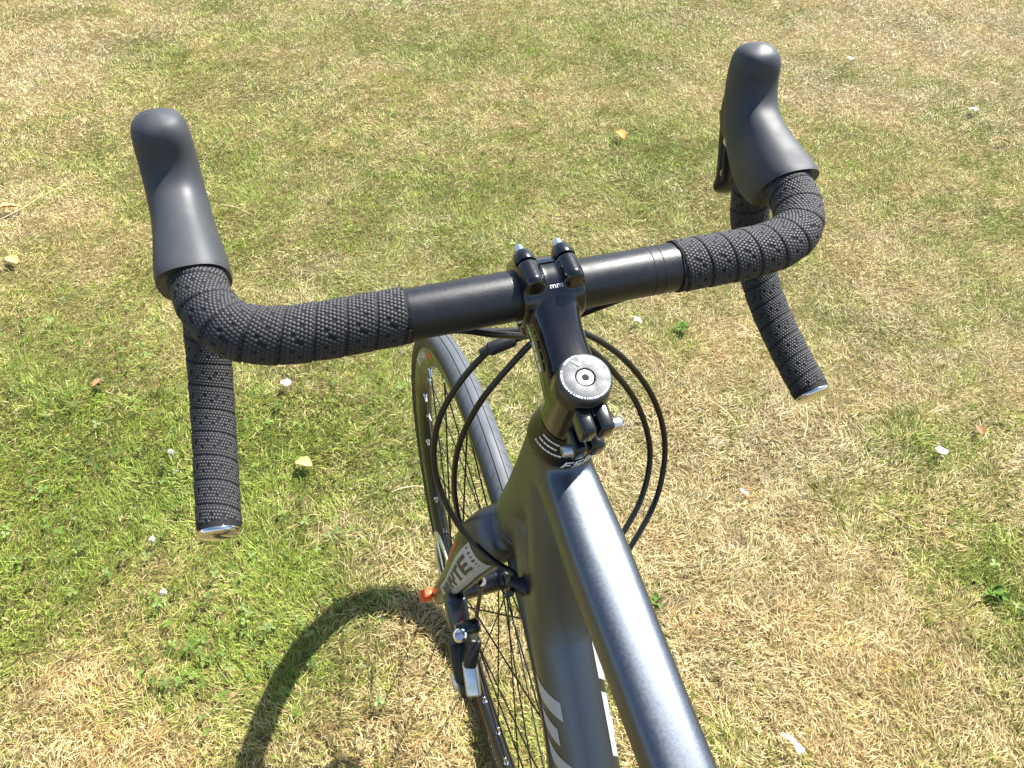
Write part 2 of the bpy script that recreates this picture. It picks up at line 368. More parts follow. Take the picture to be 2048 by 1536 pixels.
# top cap
mb = MB(); lathe(mb, A0, u, [(.6318, .0154), (.6325, .0162), (.6374, .0162), (.6390, .0155), (.6394, .0144), (.6390, .0062), (.6376, .0058), (.6366, .0050)], 64)
cap = mb.build('top_cap', M['cap'], bike, 50)
mb = MB(); lathe(mb, A0, u, [(.6360, .0053), (.6380, .0053), (.6385, .0048), (.6385, .0024), (.6366, .0023)], 36, a0=.3); cb = mb.build('bolt', M['steel'], cap, 30)
mb = MB(); lathe(mb, A0, u, [(.6366, .0022), (.6384, .0023)], 6); mb.build('hex_socket', M['hole'], cb, 30)
mb = MB(); ph = 0.0
def on_cap(r, ph, z=.63965): return ax(z)+pf*r*math.sin(ph)+X*r*math.cos(ph)
for (a, b) in ((R_(152), R_(215)), (R_(222), R_(330)), (R_(95), R_(135))):
    ph = a
    while ph < b:
        wd = random.uniform(.035, .075); q = [on_cap(r, p_, np.interp(r, [.0136, .0155], [.6397, .6395])) for r in (.0136, .0147) for p_ in (ph, ph+wd)]
        mb.add(q, [(0, 1, 3, 2)]); ph += wd+random.choice([.018, .018, .018, .06])
mb.build('ring_print', M['white'], cap, 60, False)
mb = MB()
for (a, b) in (((-.0012, .0078), (-.0048, .0115)), ((-.0012, .0078), (.0006, .0120))):
    a, b = np.array(a), np.array(b); n = nrm(np.array([-(b-a)[1], (b-a)[0]]))*.0006
    mb.add([ax(.63965)+X*p_[0]+pf*p_[1] for p_ in (a-n, a+n, b+n, b-n)], [(0, 1, 2, 3)])
mb.build('emblem', M['white'], cap, 60, False)

# --- handlebar
def bar_path():
    h = [(0, 0, 0), (.05, 0, 0), (.10, 0, 0), (.140, 0, 0), (.166, .003, 0), (.187, .0125, .0005), (.1985, .030, .002), (.2030, .050, .0035), (.2036, .066, .004), (.2040, .080, .000), (.2050, .0895, -.014),
         (.2075, .0925, -.034), (.2115, .086, -.060), (.2165, .068, -.088), (.2215, .040, -.111), (.2258, .004, -.1265), (.2294, -.0351, -.1377)]
    return catmull(h, 10)
BP, BS = resample(bar_path(), .002)
def side_path(s): return np.array([bq(s*a, b, c) for a, b, c in BP])
mb = MB(); P = np.vstack([side_path(-1)[::-1], side_path(1)[1:]])
S = np.r_[-BS[::-1], BS[1:]]; loft(mb, P, np.interp(abs(S), [0, .088, .10, .115], [.0159, .0159, .0125, .0122]), np.interp(abs(S), [0, .088, .10, .115], [.0159, .0159, .0125, .0122]), bv, 40)
bar = mb.build('handlebar', M['satin'], bike, 60)
for s, offs in ((1, (.0690, .0755)), (-1, (.0720,))):
    for o in offs:
        mb = MB(); lathe(mb, BARC+X*s*o, X, [(-.00035, .0157), (-.0003, .01598), (.0003, .01598), (.00035, .0157)], 40); mb.build('ring_mark', M['hole'] if s > 0 else M['satin'], bar, 20)
def build_tape(s):
    i0 = int(np.searchsorted(BS, .0865)); P = side_path(s)[i0:]; S = BS[i0:]-BS[i0]; Ltot = S[-1]
    T, N, Bn = frames(P, bv)
    NC = 44; PITCH = .0175; ROWS = 8; dr = PITCH/ROWS
    rr = lambda t: np.interp(t, [0, .012, .11, .16, .20, .26, Ltot], [.0164, .0166, .0164, .0160, .0148, .0143, .0138])
    def surf(t, th, lift=0.0):
        t = np.clip(t, 0, Ltot); phase = ((t-s*PITCH*th/(2*math.pi)+dr*.5)/PITCH) % 1.0
        ramp = np.where(phase < .055, -.0004, .00065-.0005*(phase-.055)/.945)
        r = rr(t)+ramp+lift
        q = np.stack([np.interp(t, S, P[:, k]) for k in range(3)], -1)
        n = np.stack([np.interp(t, S, N[:, k]) for k in range(3)], -1); b = np.stack([np.interp(t, S, Bn[:, k]) for k in range(3)], -1)
        return q+(np.cos(th)*r)[..., None]*n+(np.sin(th)*r)[..., None]*b, phase
    nt_, ns = 72, int(Ltot/.0009)
    tt, th = np.meshgrid(np.linspace(0, Ltot, ns), np.linspace(0, 2*math.pi, nt_, endpoint=False), indexing='ij')
    Vb, _ = surf(tt.ravel(), th.ravel()); mb = MB()
    F = [(i*nt_+j, i*nt_+(j+1) % nt_, (i+1)*nt_+(j+1) % nt_, (i+1)*nt_+j) for i in range(ns-1) for j in range(nt_)]
    F += [tuple(range(nt_-1, -1, -1)), tuple((ns-1)*nt_+j for j in range(nt_))]
    mb.add(Vb, F); tape = mb.build('bar_tape', M['tape'], bar, 80)
    if True:
        cells = []
        nrow = int((Ltot+2*PITCH)/dr)
        hr = np.random.default_rng(5 if s > 0 else 6)
        for r in range(-ROWS, nrow):
            off = .5*(r % 2)
            for c in range(NC):
                th_ = 2*math.pi*(c+off)/NC; t = r*dr+s*PITCH*th_/(2*math.pi)
                if t < .0012 or t > Ltot-.004: continue
                ph = ((t-s*PITCH*th_/(2*math.pi))/PITCH) % 1.0
                row = r % ROWS
                if row in (3, 5) and (c % 4) == (0 if row == 3 else 2): continue           # perforations
                if row == 4 and (c % 8) == 5: continue
                if .061 < t < .075+.02 and False: continue
                cells.append((t+(dr*.09 if row == 0 else 0), th_, .88 if row == 0 else 1.0))
        cells = np.array(cells); ang = np.arange(6)*math.pi/3+math.pi/6
        cw = 2*math.pi*.0172/NC; rx = dr*2/3*.97; ry = cw/math.sqrt(3)*.97
        hx = np.cos(ang+math.pi/6); hy = np.sin(ang+math.pi/6)
        # two rings per pad
        jit = 1+hr.normal(0, .04, len(cells))
        to = cells[:, 0:1]+np.cos(ang)[None]*0+np.sin(ang)[None]*rx*cells[:, 2:3]; tho = cells[:, 1:2]+np.cos(ang)[None]*ry/.0172
        ti = cells[:, 0:1]+np.sin(ang)[None]*rx*.82*cells[:, 2:3]; thi = cells[:, 1:2]+np.cos(ang)[None]*ry*.82/.0172
        Vo, _ = surf(to.ravel(), tho.ravel(), .00002); hgt = np.repeat(.00040*jit, 6)
        # keep each pad on its own wrap: use the centre's phase radius
        Vi, _ = surf(ti.ravel(), thi.ravel(), hgt)
        n = len(cells); V = np.empty((n, 12, 3)); V[:, :6] = Vo.reshape(n, 6, 3); V[:, 6:] = Vi.reshape(n, 6, 3)
        base = np.arange(n)[:, None]*12
        quads = []
        for k in range(6): quads.append(np.concatenate([base+k, base+(k+1) % 6, base+6+(k+1) % 6, base+6+k], 1))
        Q = np.stack(quads, 1).reshape(-1, 4)
        tops = np.concatenate([base+6+k for k in range(6)], 1)
        me = bpy.data.meshes.new('tape_hexagons'); V = V.reshape(-1, 3)
        nl = len(Q)*4+len(tops)*6; me.vertices.add(len(V)); me.vertices.foreach_set('co', V.ravel())
        me.loops.add(nl); me.loops.foreach_set('vertex_index', np.r_[Q.ravel(), tops.ravel()].astype(np.int32))
        me.polygons.add(len(Q)+len(tops)); me.polygons.foreach_set('loop_start', np.r_[np.arange(len(Q))*4, len(Q)*4+np.arange(len(tops))*6].astype(np.int32))
        me.polygons.foreach_set('use_smooth', np.ones(len(Q)+len(tops), bool)); me.materials.append(M['pad']); me.update(calc_edges=True); me.validate()
        o = link('tape_hexagons', me, tape); o['kind'] = 'stuff'
    e = P[-1]; d = T[-1]; mb = MB()
    lathe(mb, e, d, [(-.006, .0105), (-.0005, .0110), (.0000, .0140), (.0012, .0143), (.0028, .0136), (.0040, .0112), (.0046, .0080), (.0048, .0035)], 44)
    mb.build('end_plug', M['plug'], bar, 40)
for s in (-1, 1): build_tape(s)

# --- brake hoods and levers
def build_hood(s):
    sec = [(.0000, .0575, -.0010, .0198, .0225), (.0002, .0595, -.0012, .0206, .0236), (.0012, .0680, -.0025, .0208, .0258), (.0025, .0820, -.0040, .0203, .0290), (.0042, .0960, -.0030, .0192, .0295), (.0055, .1080, .0010, .0186, .0280),
           (.0066, .1200, .0070, .0180, .0252), (.0072, .1305, .0170, .0177, .0218), (.0072, .1370, .0290, .0178, .0194), (.0068, .1400, .0395, .0174, .0182), (.0066, .1410, .0490, .0173, .0178), (.0066, .1415, .0562, .0155, .0158),
           (.0070, .1420, .0598, .0118, .0116), (.0070, .1423, .0622, .0070, .0068), (.0070, .1425, .0631, .0020, .0019)]
    sec = [(x*.45+.0022, f, v, w+np.interp(f, [.06, .11], [.0014, 0]), h) for x, f, v, w, h in sec]      # nearly parallel to the bicycle, fuller at the base
    C_ = catmull(sec, 5); P = np.array([bq(s*(HW+a), b, c) for a, b, c, _, _ in C_]); mb = MB()
    loft(mb, P, C_[:, 4], C_[:, 3], bv, 40, 2.5)
    Vv = np.array(mb.v)      # the collar is cut on a slant: its top reaches further back over the bar
    T_, N_, _ = frames(P, bv); ii = np.arange(len(Vv))//40; ii = np.minimum(ii, len(P)-1)
    hgt = ((Vv-P[ii])*N_[ii]).sum(1); fade = np.clip((.100-C_[ii, 1])/.044, 0, 1)
    Vv = Vv-T_[ii]*(.50*hgt*fade)[:, None]; 
    G = Vv.reshape(len(P), 40, 3)
    for _ in range(16): G[2:-1] = .25*G[1:-2]+.5*G[2:-1]+.25*G[3:]
    mb.v = [tuple(v) for v in G.reshape(-1, 3)]
    hood = mb.build('brake_hood', M['rubber'], bar, 75)
    # lever bracket under the horn, lever blade and shift paddle
    mb = MB()
    loft(mb, catmull([bq(s*(HW+.007), .122, -.004), bq(s*(HW+.007), .138, -.002), bq(s*(HW+.008), .150, .006)], 5), np.interp(np.linspace(0, 1, 11), [0, 1], [.018, .013]), .0125, bv, 20, 3)
    mb.build('lever_bracket', M['black'], hood)
    mb = MB(); P2 = catmull([bq(s*(HW+.009), .1545, .024), bq(s*(HW+.010), .1545, .006), bq(s*(HW+.010), .1480, -.012), bq(s*(HW+.009), .1395, -.030), bq(s*(HW+.008), .1325, -.046), bq(s*(HW+.007), .1320, -.057), bq(s*(HW+.005), .1350, -.062)], 6)
    t = np.linspace(0, 1, len(P2)); loft(mb, P2, np.interp(t, [0, .2, .6, .9, 1], [.0120, .0125, .0115, .0110, .0070]), np.interp(t, [0, .3, 1], [.0060, .0055, .0036]), X, 18, 2.6)
    lev = mb.build('brake_lever', M['black'], hood)
    mb = MB(); P3 = catmull([bq(s*(HW+.004), .136, .004), bq(s*(HW+.003), .136, -.012), bq(s*(HW+.002), .130, -.028), bq(s*(HW+.000), .124, -.044)], 6)
    loft(mb, P3, np.interp(np.linspace(0, 1, 19), [0, .6, 1], [.005, .007, .004]), .0025, X, 16, 2.6); mb.build('shift_paddle', M['black'], lev)
    for (xo, f_, v_) in ((-.0010, .1470, .004), (-.0015, .1290, -.040)):
        mb = MB(); lathe(mb, bq(s*(HW+xo+.001), f_, v_), -X*s, [(0, .0030), (.0012, .0030), (.0018, .0024), (.0018, .0014), (.0010, .0013)], 18); mb.build('pivot_pin', M['steel'], lev)
    mb = MB(); block(mb, bq(s*(HW-.0030), .1335, -.010), X, bf, bv, .0022, .0040, .0065, .0018); mb.build('silver_cover', M['steel'], lev)
    return hood
hoodL = build_hood(-1); hoodR = build_hood(1)
# scuffed ring on top of the left knob
sh = snapper(hoodL); c0 = bq(-(HW+.0100), .1425, .0630); mb = MB(); k = 28; V = []
for i in range(k):
    a = 2*math.pi*i/k*.86
    for r in (.0030, .0034): V.append(sh(c0+X*r*math.cos(a)+bf*r*math.sin(a), .00015))
mb.add(V, [(2*i, 2*i+1, 2*i+3, 2*i+2) for i in range(k-1)]).build('scuff_ring', M['cap'], hoodL, 60)
# --- cables
def cable(name, pts, r=.0025, m='cable', n=12):
    mb = MB(); P, _ = resample(catmull(pts, n), .004); tube(mb, P, r, 14); return mb.build(name, M[m], bike, 60)
# right loops: from under the left tape, round the front of the head tube, back to the right flank of the down tube
pr1 = on_downtube(.066, .036, 1, .010); pr2 = on_downtube(.100, .038, 1, .008)
pl1 = on_downtube(.066, .036, -1, .012)
cable('gear_cable', [bq(-.100, .004, -.017), bq(-.070, .010, -.021), on_y(960, 662, -.150), on_y(1040, 661, -.140), on_y(1100, 655, -.133), on_y(1170, 667, -.132), on_y(1250, 720, -.132), on_y(1308, 800, -.138), on_y(1330, 890, -.150), on_y(1315, 990, -.168), on_y(1270, 1080, -.190), on_y(1215, 1160, -.212), pr2])
cable('brake_cable', [bq(-.095, -.004, -.018), bq(-.060, .002, -.023), on_y(985, 668, -.160), on_y(1060, 672, -.150), on_y(1110, 668, -.145), on_y(1165, 688, -.146), on_y(1222, 738, -.146), on_y(1275, 810, -.150), on_y(1300, 900, -.160), on_y(1285, 990, -.176), on_y(1240, 1075, -.196), on_y(1190, 1140, -.212), pr1])
gl = cable('gear_cable', [bq(.095, .006, -.018), bq(.060, .012, -.023), on_y(1090, 650, -.135), on_y(1050, 672, -.132), on_y(985, 697, -.130), on_y(922, 762, -.128), on_y(878, 840, -.130), on_y(868, 920, -.138), on_y(885, 990, -.150), on_y(925, 1060, -.165), on_y(985, 1120, -.185), on_y(1030, 1150, -.200), pl1])
# front brake: the housing runs down behind the left fork leg to the disc caliper
CALB = on_y(950, 1262, -.062)
bl = cable('brake_cable', [bq(.100, -.004, -.017), bq(.070, .002, -.021), on_y(1110, 650, -.145), on_y(1070, 680, -.142), on_y(1020, 732, -.140), on_y(960, 805, -.138), on_y(920, 885, -.136), on_y(908, 960, -.132), on_y(916, 1030, -.122), on_y(936, 1090, -.105), on_y(956, 1135, -.090), on_y(962, 1160, -.082), on_y(960, 1190, -.076), on_y(954, 1228, -.070), CALB])
a, b = on_y(972, 702, -.131), on_y(1022, 681, -.132)
mb = MB(); d = b-a; Ld = np.linalg.norm(d); lathe(mb, a-d*.25, d, [(0, .0030), (.004, .0036), (.006, .0036), (.008, .0052), (Ld*1.3, .0052), (Ld*1.4, .0040)], 22); mb.build('cable_adjuster', M['black'], gl)
c0 = on_y(962, 1160, -.082); mb = MB(); lathe(mb, c0-V3(0, 0, .003), nrm(V3(-.03, .1, -1)), [(0, .0058), (.006, .0058)], 22); mb.build('cable_clip', M['black'], bl)

# --- wheels
def wheel(name, hub, front):
    root = empty(name, bike)
    wp = lambda t, r, x: hub+V3(x, r*math.cos(t), r*math.sin(t))
    def ring(prof, seg, nm, m, ang=35, parent=root, closed=True):
        mb = MB(); lathe(mb, hub, X, prof, seg, closed=closed); return mb.build(nm, m, parent, ang)
    # tyre: round casing with two grooves
    R0, rt_ = .3258, .0147; prof = []
    for k in range(41):
        a = R_(-128+256*k/40); x = rt_*math.sin(a); r = R0+rt_*math.cos(a)
        prof.append((x, r))
    extra = []
    for (x, r) in prof: extra.append((x, r))
    for g in (-.0042, .0042):
        for dx, dz in ((-.0006, 0), (-.0004, -.0010), (.0004, -.0010), (.0006, 0)):
            extra.append((g+dx, R0+math.sqrt(rt_**2-(g+dx)**2)+dz))
    top = sorted([e for e in extra if e[1] > R0+.004], key=lambda e: e[0]); low_l = [e for e in prof if e[1] <= R0+.004 and e[0] < 0]; low_r = [e for e in prof if e[1] <= R0+.004 and e[0] > 0]
    prof = low_l+top+low_r
    mb = MB(); lathe(mb, hub, X, prof, 200, closed=True)
    n = len(prof)
    mb.m = [0]*len(mb.f)
    for i in range(n):
        if prof[i][1] < R0+.0035 or prof[(i+1) % n][1] < R0+.0035:
            for j in range(200): mb.m[i*200+j] = 1
    tyre = mb.build('tyre', [M['tyre'], M['side']], root, 40)
    if front:
        mb = MB(); hr = random.Random(3)
        def on_tyre(t, x, lift): return wp(t, R0+math.sqrt(rt_**2-x*x)+lift, x)
        for k in range(150):
            t = 2*math.pi*k/150
            for sgn in (-1, 1):
                for (x0, x1, dt) in ((.0062, .0092, .012), (.0098, .0118, .016)):
                    t2 = t+(0 if sgn > 0 else .02)+(.007 if x0 > .009 else 0); wd = .0020
                    q = [on_tyre(t2, sgn*x0, .00012), on_tyre(t2+wd, sgn*x0, .00012), on_tyre(t2+dt+wd, sgn*x1, .00012), on_tyre(t2+dt, sgn*x1, .00012)]
                    mb.add(q, [(0, 1, 2, 3)])
        o = mb.build('tread_sipes', M['hole'], tyre, 30, False); o['kind'] = 'stuff'
    rim = ring([(-.0116, .3185), (-.0119, .3120), (-.0116, .3050), (-.0100, .2985), (-.0066, .2928), (-.0030, .2905), (.0030, .2905), (.0066, .2928), (.0100, .2985), (.0116, .3050), (.0119, .3120), (.0116, .3185), (.0090, .3180), (.0080, .3120), (-.0080, .3120), (-.0090, .3180)], 200, 'rim', M['rim'], 30)
    nsp = 32; smesh = {}; nip = None
    for k in range(nsp):
        t = 2*math.pi*(k+.5)/nsp; s = -1 if k % 2 else 1; d_ = 1 if (k//2) % 2 else -1
        a = wp(t, .2895, s*.002); b = wp(t+d_*1.05, .0215, s*.031)
        mb = MB(); tube(mb, [a, a+(b-a)*.5, b], .00105, 6); mb.build('spoke', M['spoke'], root, 60)
        mb = MB(); dd = nrm(b-a); lathe(mb, a-dd*.002, dd, [(0, .0036), (.0018, .0036), (.0020, .0021), (.0125, .0019), (.0130, .0012)], 10); mb.build('nipple', M['chrome'] if front else M['chrome'], root, 40)
    hb = MB(); lathe(hb, hub-X*.044, X, [(0, .010), (.004, .0135), (.010, .0140), (.011, .0265), (.0135, .0265), (.0150, .0165), (.022, .0150), (.066, .0150), (.073, .0165), (.0745, .0255), (.077, .0255), (.078, .0140), (.084, .0135), (.088, .010)], 40)
    hbo = hb.build('hub', M['gloss'], root, 35)
    if front:
        mb = MB(); lathe(mb, hub-X*.064, X, [(0, .0052), (.004, .0085), (.010, .0085), (.012, .005), (.116, .005), (.118, .0085), (.124, .0085), (.128, .005)], 24); q = mb.build('quick_release', M['chrome'], root)
        c = hub-X*.0700+V3(0, .002, .004); mb = MB(); block(mb, c, X, V3(0, 1, 0), V3(0, 0, 1), .0085, .0062, .0075, .0028); block(mb, c+V3(.010, -.003, -.004), X, V3(0, 1, 0), V3(0, 0, 1), .006, .004, .004, .0015); mb.build('release_lever', M['orange'], q)
    # disc rotor on the left
    mb = MB(); lathe(mb, hub-X*.0405, X, [(-.0009, .0660), (-.0009, .0800), (.0009, .0800), (.0009, .0660)], 120, closed=True)
    for k in range(6):
        t = k*math.pi/3; a = wp(t, .020, -.0405); b = wp(t+.45, .068, -.0405)
        loft(mb, [a, (a+b)/2, b], .0009, .0042, X, 8, 4)
    mb.build('brake_rotor', M['steel'], root, 30)
    return root, rim, wp
fwheel, rim, wp = wheel('front_wheel', HUB, True)
rwheel, _, _ = wheel('rear_wheel', RHUB, False)
# rim lettering on the left side of the front rim
def on_rim(t, r, lift=.0004):
    x = np.interp(r, [.2985, .3050, .3120], [.0100, .0116, .0119])+lift; return wp(t, r, -x)
def t_of(px, py, r=.306):
    best = min(np.linspace(0, 2*math.pi, 1440), key=lambda t: (lambda d: abs((d@rt)/(d@fw)*FPX+1024-px)+abs(768-(d@up)/(d@fw)*FPX-py))(wp(t, r, -.0118)-CAM)); return best
t0 = t_of(842, 712)
V, F = text_poly('WHYTE', .2); mb = MB()
mb.add([on_rim(t0-.02-v[0]*.0105/.306*1.6, .3020+v[1]*.0110) for v in V], F).build('rim_lettering', M['white'], rim, 60, False)
mb = MB()
for k in range(8):
    a = t0+.145+k*.016; mb.add([on_rim(a+da, r) for r in (.304, .311) for da in (0, .010)], [(0, 1, 3, 2)])
mb.build('rim_lettering', M['orange'], rim, 60, False)
t1 = t_of(985, 1500); t2_ = t_of(962, 1390)
sg = 1 if t1 > t2_ else -1
for k in range(5):      # white bracket marks and fine red lines low on the rim
    a = t1+sg*(-.075+k*.075); mb = MB()
    for (da, db, r0, r1) in ((0, .006, .303, .3095), (.006, .050, .3080, .3095), (.050, .056, .303, .3095)):
        mb.add([on_rim(a+sg*q, r) for r in (r0, r1) for q in (da, db)], [(0, 1, 3, 2)])
    mb.build('rim_mark', M['white'], rim, 60, False)
for (r, xo) in ((.3145, 0), (.3000, 0)):
    mb = MB(); n = 24
    aa = np.linspace(t2_-sg*.10, t2_+sg*.16, n)
    for i in range(n-1): mb.add([on_rim(aa[i+q], r+dr) for dr in (0, .0013) for q in (0, 1)], [(0, 1, 3, 2)])
    mb.build('rim_stripe', M['red'], rim, 60, False)

# --- fork decal: silver panel with dark block letters on the left leg
def leg_point(s): # centre and half sizes on the left leg
    tt = [.380, .364, .335, .285, .20, .10, .0]
    i = np.interp(s, tt[::-1], list(range(6, -1, -1)))
    o = np.interp(s, tt[::-1], [.045, .029, .014, .005, .002, .001, 0]); x = np.interp(s, tt[::-1], [.0545, .052, .0495, .0465, .041, .029, .012])
    a = np.interp(i/6, [0, .17, .33, .5, .67, .84, 1], [.018, .019, .0165, .0145, .0125, .0105, .0085]); b = np.interp(i/6, [0, .17, .33, .5, .67, .84, 1], [.024, .026, .0255, .0225, .018, .0145, .011])
    return ax(s, o, -x), a, b
def on_leg(s, phi, lift):
    """phi 0 faces outwards (left), +90 degrees faces the rider"""
    c, a, b = leg_point(s); e = 2/2.3; co, si = math.cos(phi), math.sin(phi)
    return snap_fork(c-X*a*np.sign(co)*abs(co)**e-pf*b*np.sign(si)*abs(si)**e, lift)
def panel(s0, s1, p0, p1, lift, n=14, m=8):
    V = [on_leg(s0+(s1-s0)*i/n, p0+(p1-p0)*j/m, lift) for i in range(n+1) for j in range(m+1)]
    return V, [(i*(m+1)+j, i*(m+1)+j+1, (i+1)*(m+1)+j+1, (i+1)*(m+1)+j) for i in range(n) for j in range(m)]
mb = MB(); V, F = panel(.135, .362, R_(0), R_(72), .0004); mb.add(V, F); pan = mb.build('decal_panel', M['decal'], fork, 60)
L, wid = block_letters('WHYTE', .5)
for V, F in L:
    mb = MB(); mb.add([on_leg(.160+.185*v[0]/wid, R_(46)-R_(38)*v[1]/5, .0009) for v in V], F).build('logo_letter', M['ink'], fork, 60)
mb = MB(); V, F = panel(.265, .335, R_(-22), R_(-13), .0004, 5, 2); mb.add(V, F); mb.build('small_print', M['red'], fork, 60)

# --- disc caliper behind the left leg
cal = empty('brake_caliper', bike)
zc = nrm(on_y(935, 1340, -.078)-on_y(925, 1240, -.052)); cb_ = on_x(935, 1290, -.055)
def cpt(px, py, x=-.055): return on_x(px, py, x)
dn = nrm(cpt(945, 1360)-cpt(922, 1235)); oo = np.cross(X, dn)
mb = MB(); block(mb, cpt(915, 1225, -.056), X, oo, dn, .011, .012, .020, .004); mb.build('mount_bracket', M['fork'], cal)
mb = MB(); block(mb, cpt(926, 1318, -.058), X, oo, dn, .013, .011, .024, .005); block(mb, cpt(936, 1372, -.058), X, oo, dn, .010, .009, .010, .004); block(mb, cpt(942, 1300, -.050), nrm(X+.4*dn), oo, nrm(dn-.4*X), .007, .012, .016, .003); mb.build('caliper_body', M['black'], cal)
mb = MB(); lathe(mb, cpt(912, 1262, -.066), X, [(0, .0062), (.002, .0075), (.022, .0075), (.024, .006)], 24); mb.build('pivot', M['gloss'], cal)
mb = MB(); lathe(mb, cpt(920, 1272, -.064), nrm(-dn*.2+(CAM-cpt(920, 1272))*.9), [(0, .0068), (.004, .0068), (.0058, .0050), (.0062, .002)], 24); mb.build('bolt', M['chrome'], cal)
nface = nrm(nrm(CAM-cpt(950, 1340))*.8+dn*.25-X*.2); tx = nrm(np.cross(dn, nface)); td = np.cross(nface, tx)
mb = MB(); block(mb, cpt(951, 1342, -.048)+nface*.020, tx, td, nface, .0080, .0195, .0040, .0030); mb.build('silver_plate', M['steel'], cal)
mb = MB(); block(mb, cpt(930, 1247, -.052)+nface*.008, tx, td, nface, .0028, .0050, .0016, .0010); mb.build('red_tag', M['red'], cal)
mb = MB(); d = nrm(CALB-on_y(954, 1228, -.070)); lathe(mb, CALB-d*.004, d, [(0, .0042), (.003, .0056), (.008, .0056), (.010, .0042), (.022, .0040), (.024, .006), (.030, .006)], 18); mb.build('barrel_adjuster', M['steel'], cal)
mb = MB(); block(mb, cpt(914, 1362, -.066), X, oo, dn, .006, .008, .009, .003); mb.build('pad_adjuster', M['steel'], cal)
mb = MB(); tube(mb, catmull([cpt(940, 1378, -.056), cpt(925, 1385, -.062), cpt(910, 1398, -.070)], 5), .0022, 8); mb.build('cable_end', M['steel'], cal)

# --- saddle, seat post, cranks (behind and under the camera)
sp = MB(); tube(sp, [STe-nrm(STe-DTe)*.03, STe+nrm(STe-DTe)*.19], .0136, 24); sp.build('seat_post', M['satin'], bike)
top = STe+nrm(STe-DTe)*.205; mb = MB()
P = catmull([top+V3(0, .16, .012), top+V3(0, .12, .016), top+V3(0, .05, .018), top+V3(0, -.04, .020), top+V3(0, -.10, .026), top+V3(0, -.125, .026)], 5); t = np.linspace(0, 1, len(P))
loft(mb, P, np.interp(t, [0, .1, .4, .7, .9, 1], [.010, .020, .030, .062, .066, .040]), np.interp(t, [0, .1, .5, 1], [.010, .016, .020, .014]), X, 24, 2.4); mb.build('saddle', M['rubber'], bike, 60)
crank = empty('crankset', bike)
mb = MB(); lathe(mb, DTe+X*.046, X, [(0, .068), (0, .100), (.003, .100), (.003, .068)], 60, closed=True)
for k in range(5):
    t = k*2*math.pi/5; loft(mb, [DTe+X*.0475, DTe+X*.0475+V3(0, .035*math.cos(t), .035*math.sin(t)), DTe+X*.0475+V3(0, .072*math.cos(t), .072*math.sin(t))], .004, .008, X, 10, 3)
mb.build('chainring', M['black'], crank)
for s in (-1, 1):
    mb = MB(); e = DTe+X*s*.075+V3(0, -s*.165, -.045); loft(mb, [DTe+X*s*.060, DTe+X*s*.066+(e-DTe-X*s*.075)*.5, e], .0075, [.017, .013, .012], X, 16, 3); mb.build('crank_arm', M['satin'], crank)
    mb = MB(); block(mb, e+X*s*.050, X, V3(0, 1, 0), V3(0, 0, 1), .040, .042, .011, .006); mb.build('pedal', M['black'], crank)

# ------------------------------------------------------------------ lawn
# cover 0 = bare straw, 1 = lush green, from places read off the photograph
BL = [  # px, py, radius in metres, weight
    (140, 700, .30, .62), (240, 930, .26, .7), (90, 1080, .2, .6), (620, 1180, .16, .45), (440, 1330, .16, .7), (620, 1330, .12, .6), (640, 830, .20, .65), (520, 950, .16, .5), (760, 960, .12, .35),
    (360, 300, .35, .35), (430, 420, .30, .45), (1000, 400, .30, .42), (760, 330, .35, .3), (310, 150, .25, .5), (870, 130, .35, .45), (1180, 80, .4, .45), (520, 60, .4, .35), (1300, 300, .3, .15), (1240, 250, .5, .25),
    (1720, 330, .25, .35), (60, 1260, .12, .35), (2000, 1190, .09, .45), (1760, 1040, .10, .4), (1850, 880, .08, .5), (1360, 680, .07, .6), (1500, 1000, .06, .25), (930, 1010, .12, .3), (1900, 350, .3, .2), (1150, 560, .2, .25), (700, 560, .25, .25),
    (1700, 700, .35, -.35), (1480, 900, .3, -.35), (1400, 1250, .25, -.4), (1700, 1300, .25, -.35), (1800, 480, .3, -.3), (60, 120, .5, -.45), (100, 430, .3, -.25), (1050, 190, .3, -.35), (120, 1420, .14, -.55), (240, 1500, .10, -.4), (820, 1230, .12, -.35), (1250, 500, .25, -.25), (1850, 60, .6, -.45), (1650, 200, .4, -.3), (780, 1420, .1, -.2), (40, 880, .1, -.1)]
BLW = [(on_ground(a, b)[:2], r, k) for a, b, r, k in BL]
def vnoise(x, y, f, seed):
    r = np.random.default_rng(seed); G = r.random((64, 64)); x = x*f+31.7; y = y*f+17.3
    xi, yi = np.floor(x).astype(int), np.floor(y).astype(int); fx, fy = x-xi, y-yi; fx = fx*fx*(3-2*fx); fy = fy*fy*(3-2*fy)
    g = lambda i, j: G[i % 64, j % 64]
    return (g(xi, yi)*(1-fx)+g(xi+1, yi)*fx)*(1-fy)+(g(xi, yi+1)*(1-fx)+g(xi+1, yi+1)*fx)*fy
def fbm(x, y, f, seed): return (vnoise(x, y, f, seed)*.5+vnoise(x, y, f*2.1, seed+1)*.3+vnoise(x, y, f*4.3, seed+2)*.2)
def green(x, y):
    g = .37+.0*x
    for (c, r, k) in BLW: g = g+k*.75*np.exp(-((x-c[0])**2+(y-c[1])**2)/(r*r))
    g = g+(fbm(x, y, 2.2, 1)-.5)*.6+(fbm(x, y, 12, 5)-.5)*.95
    return np.clip(g, .09, .92)
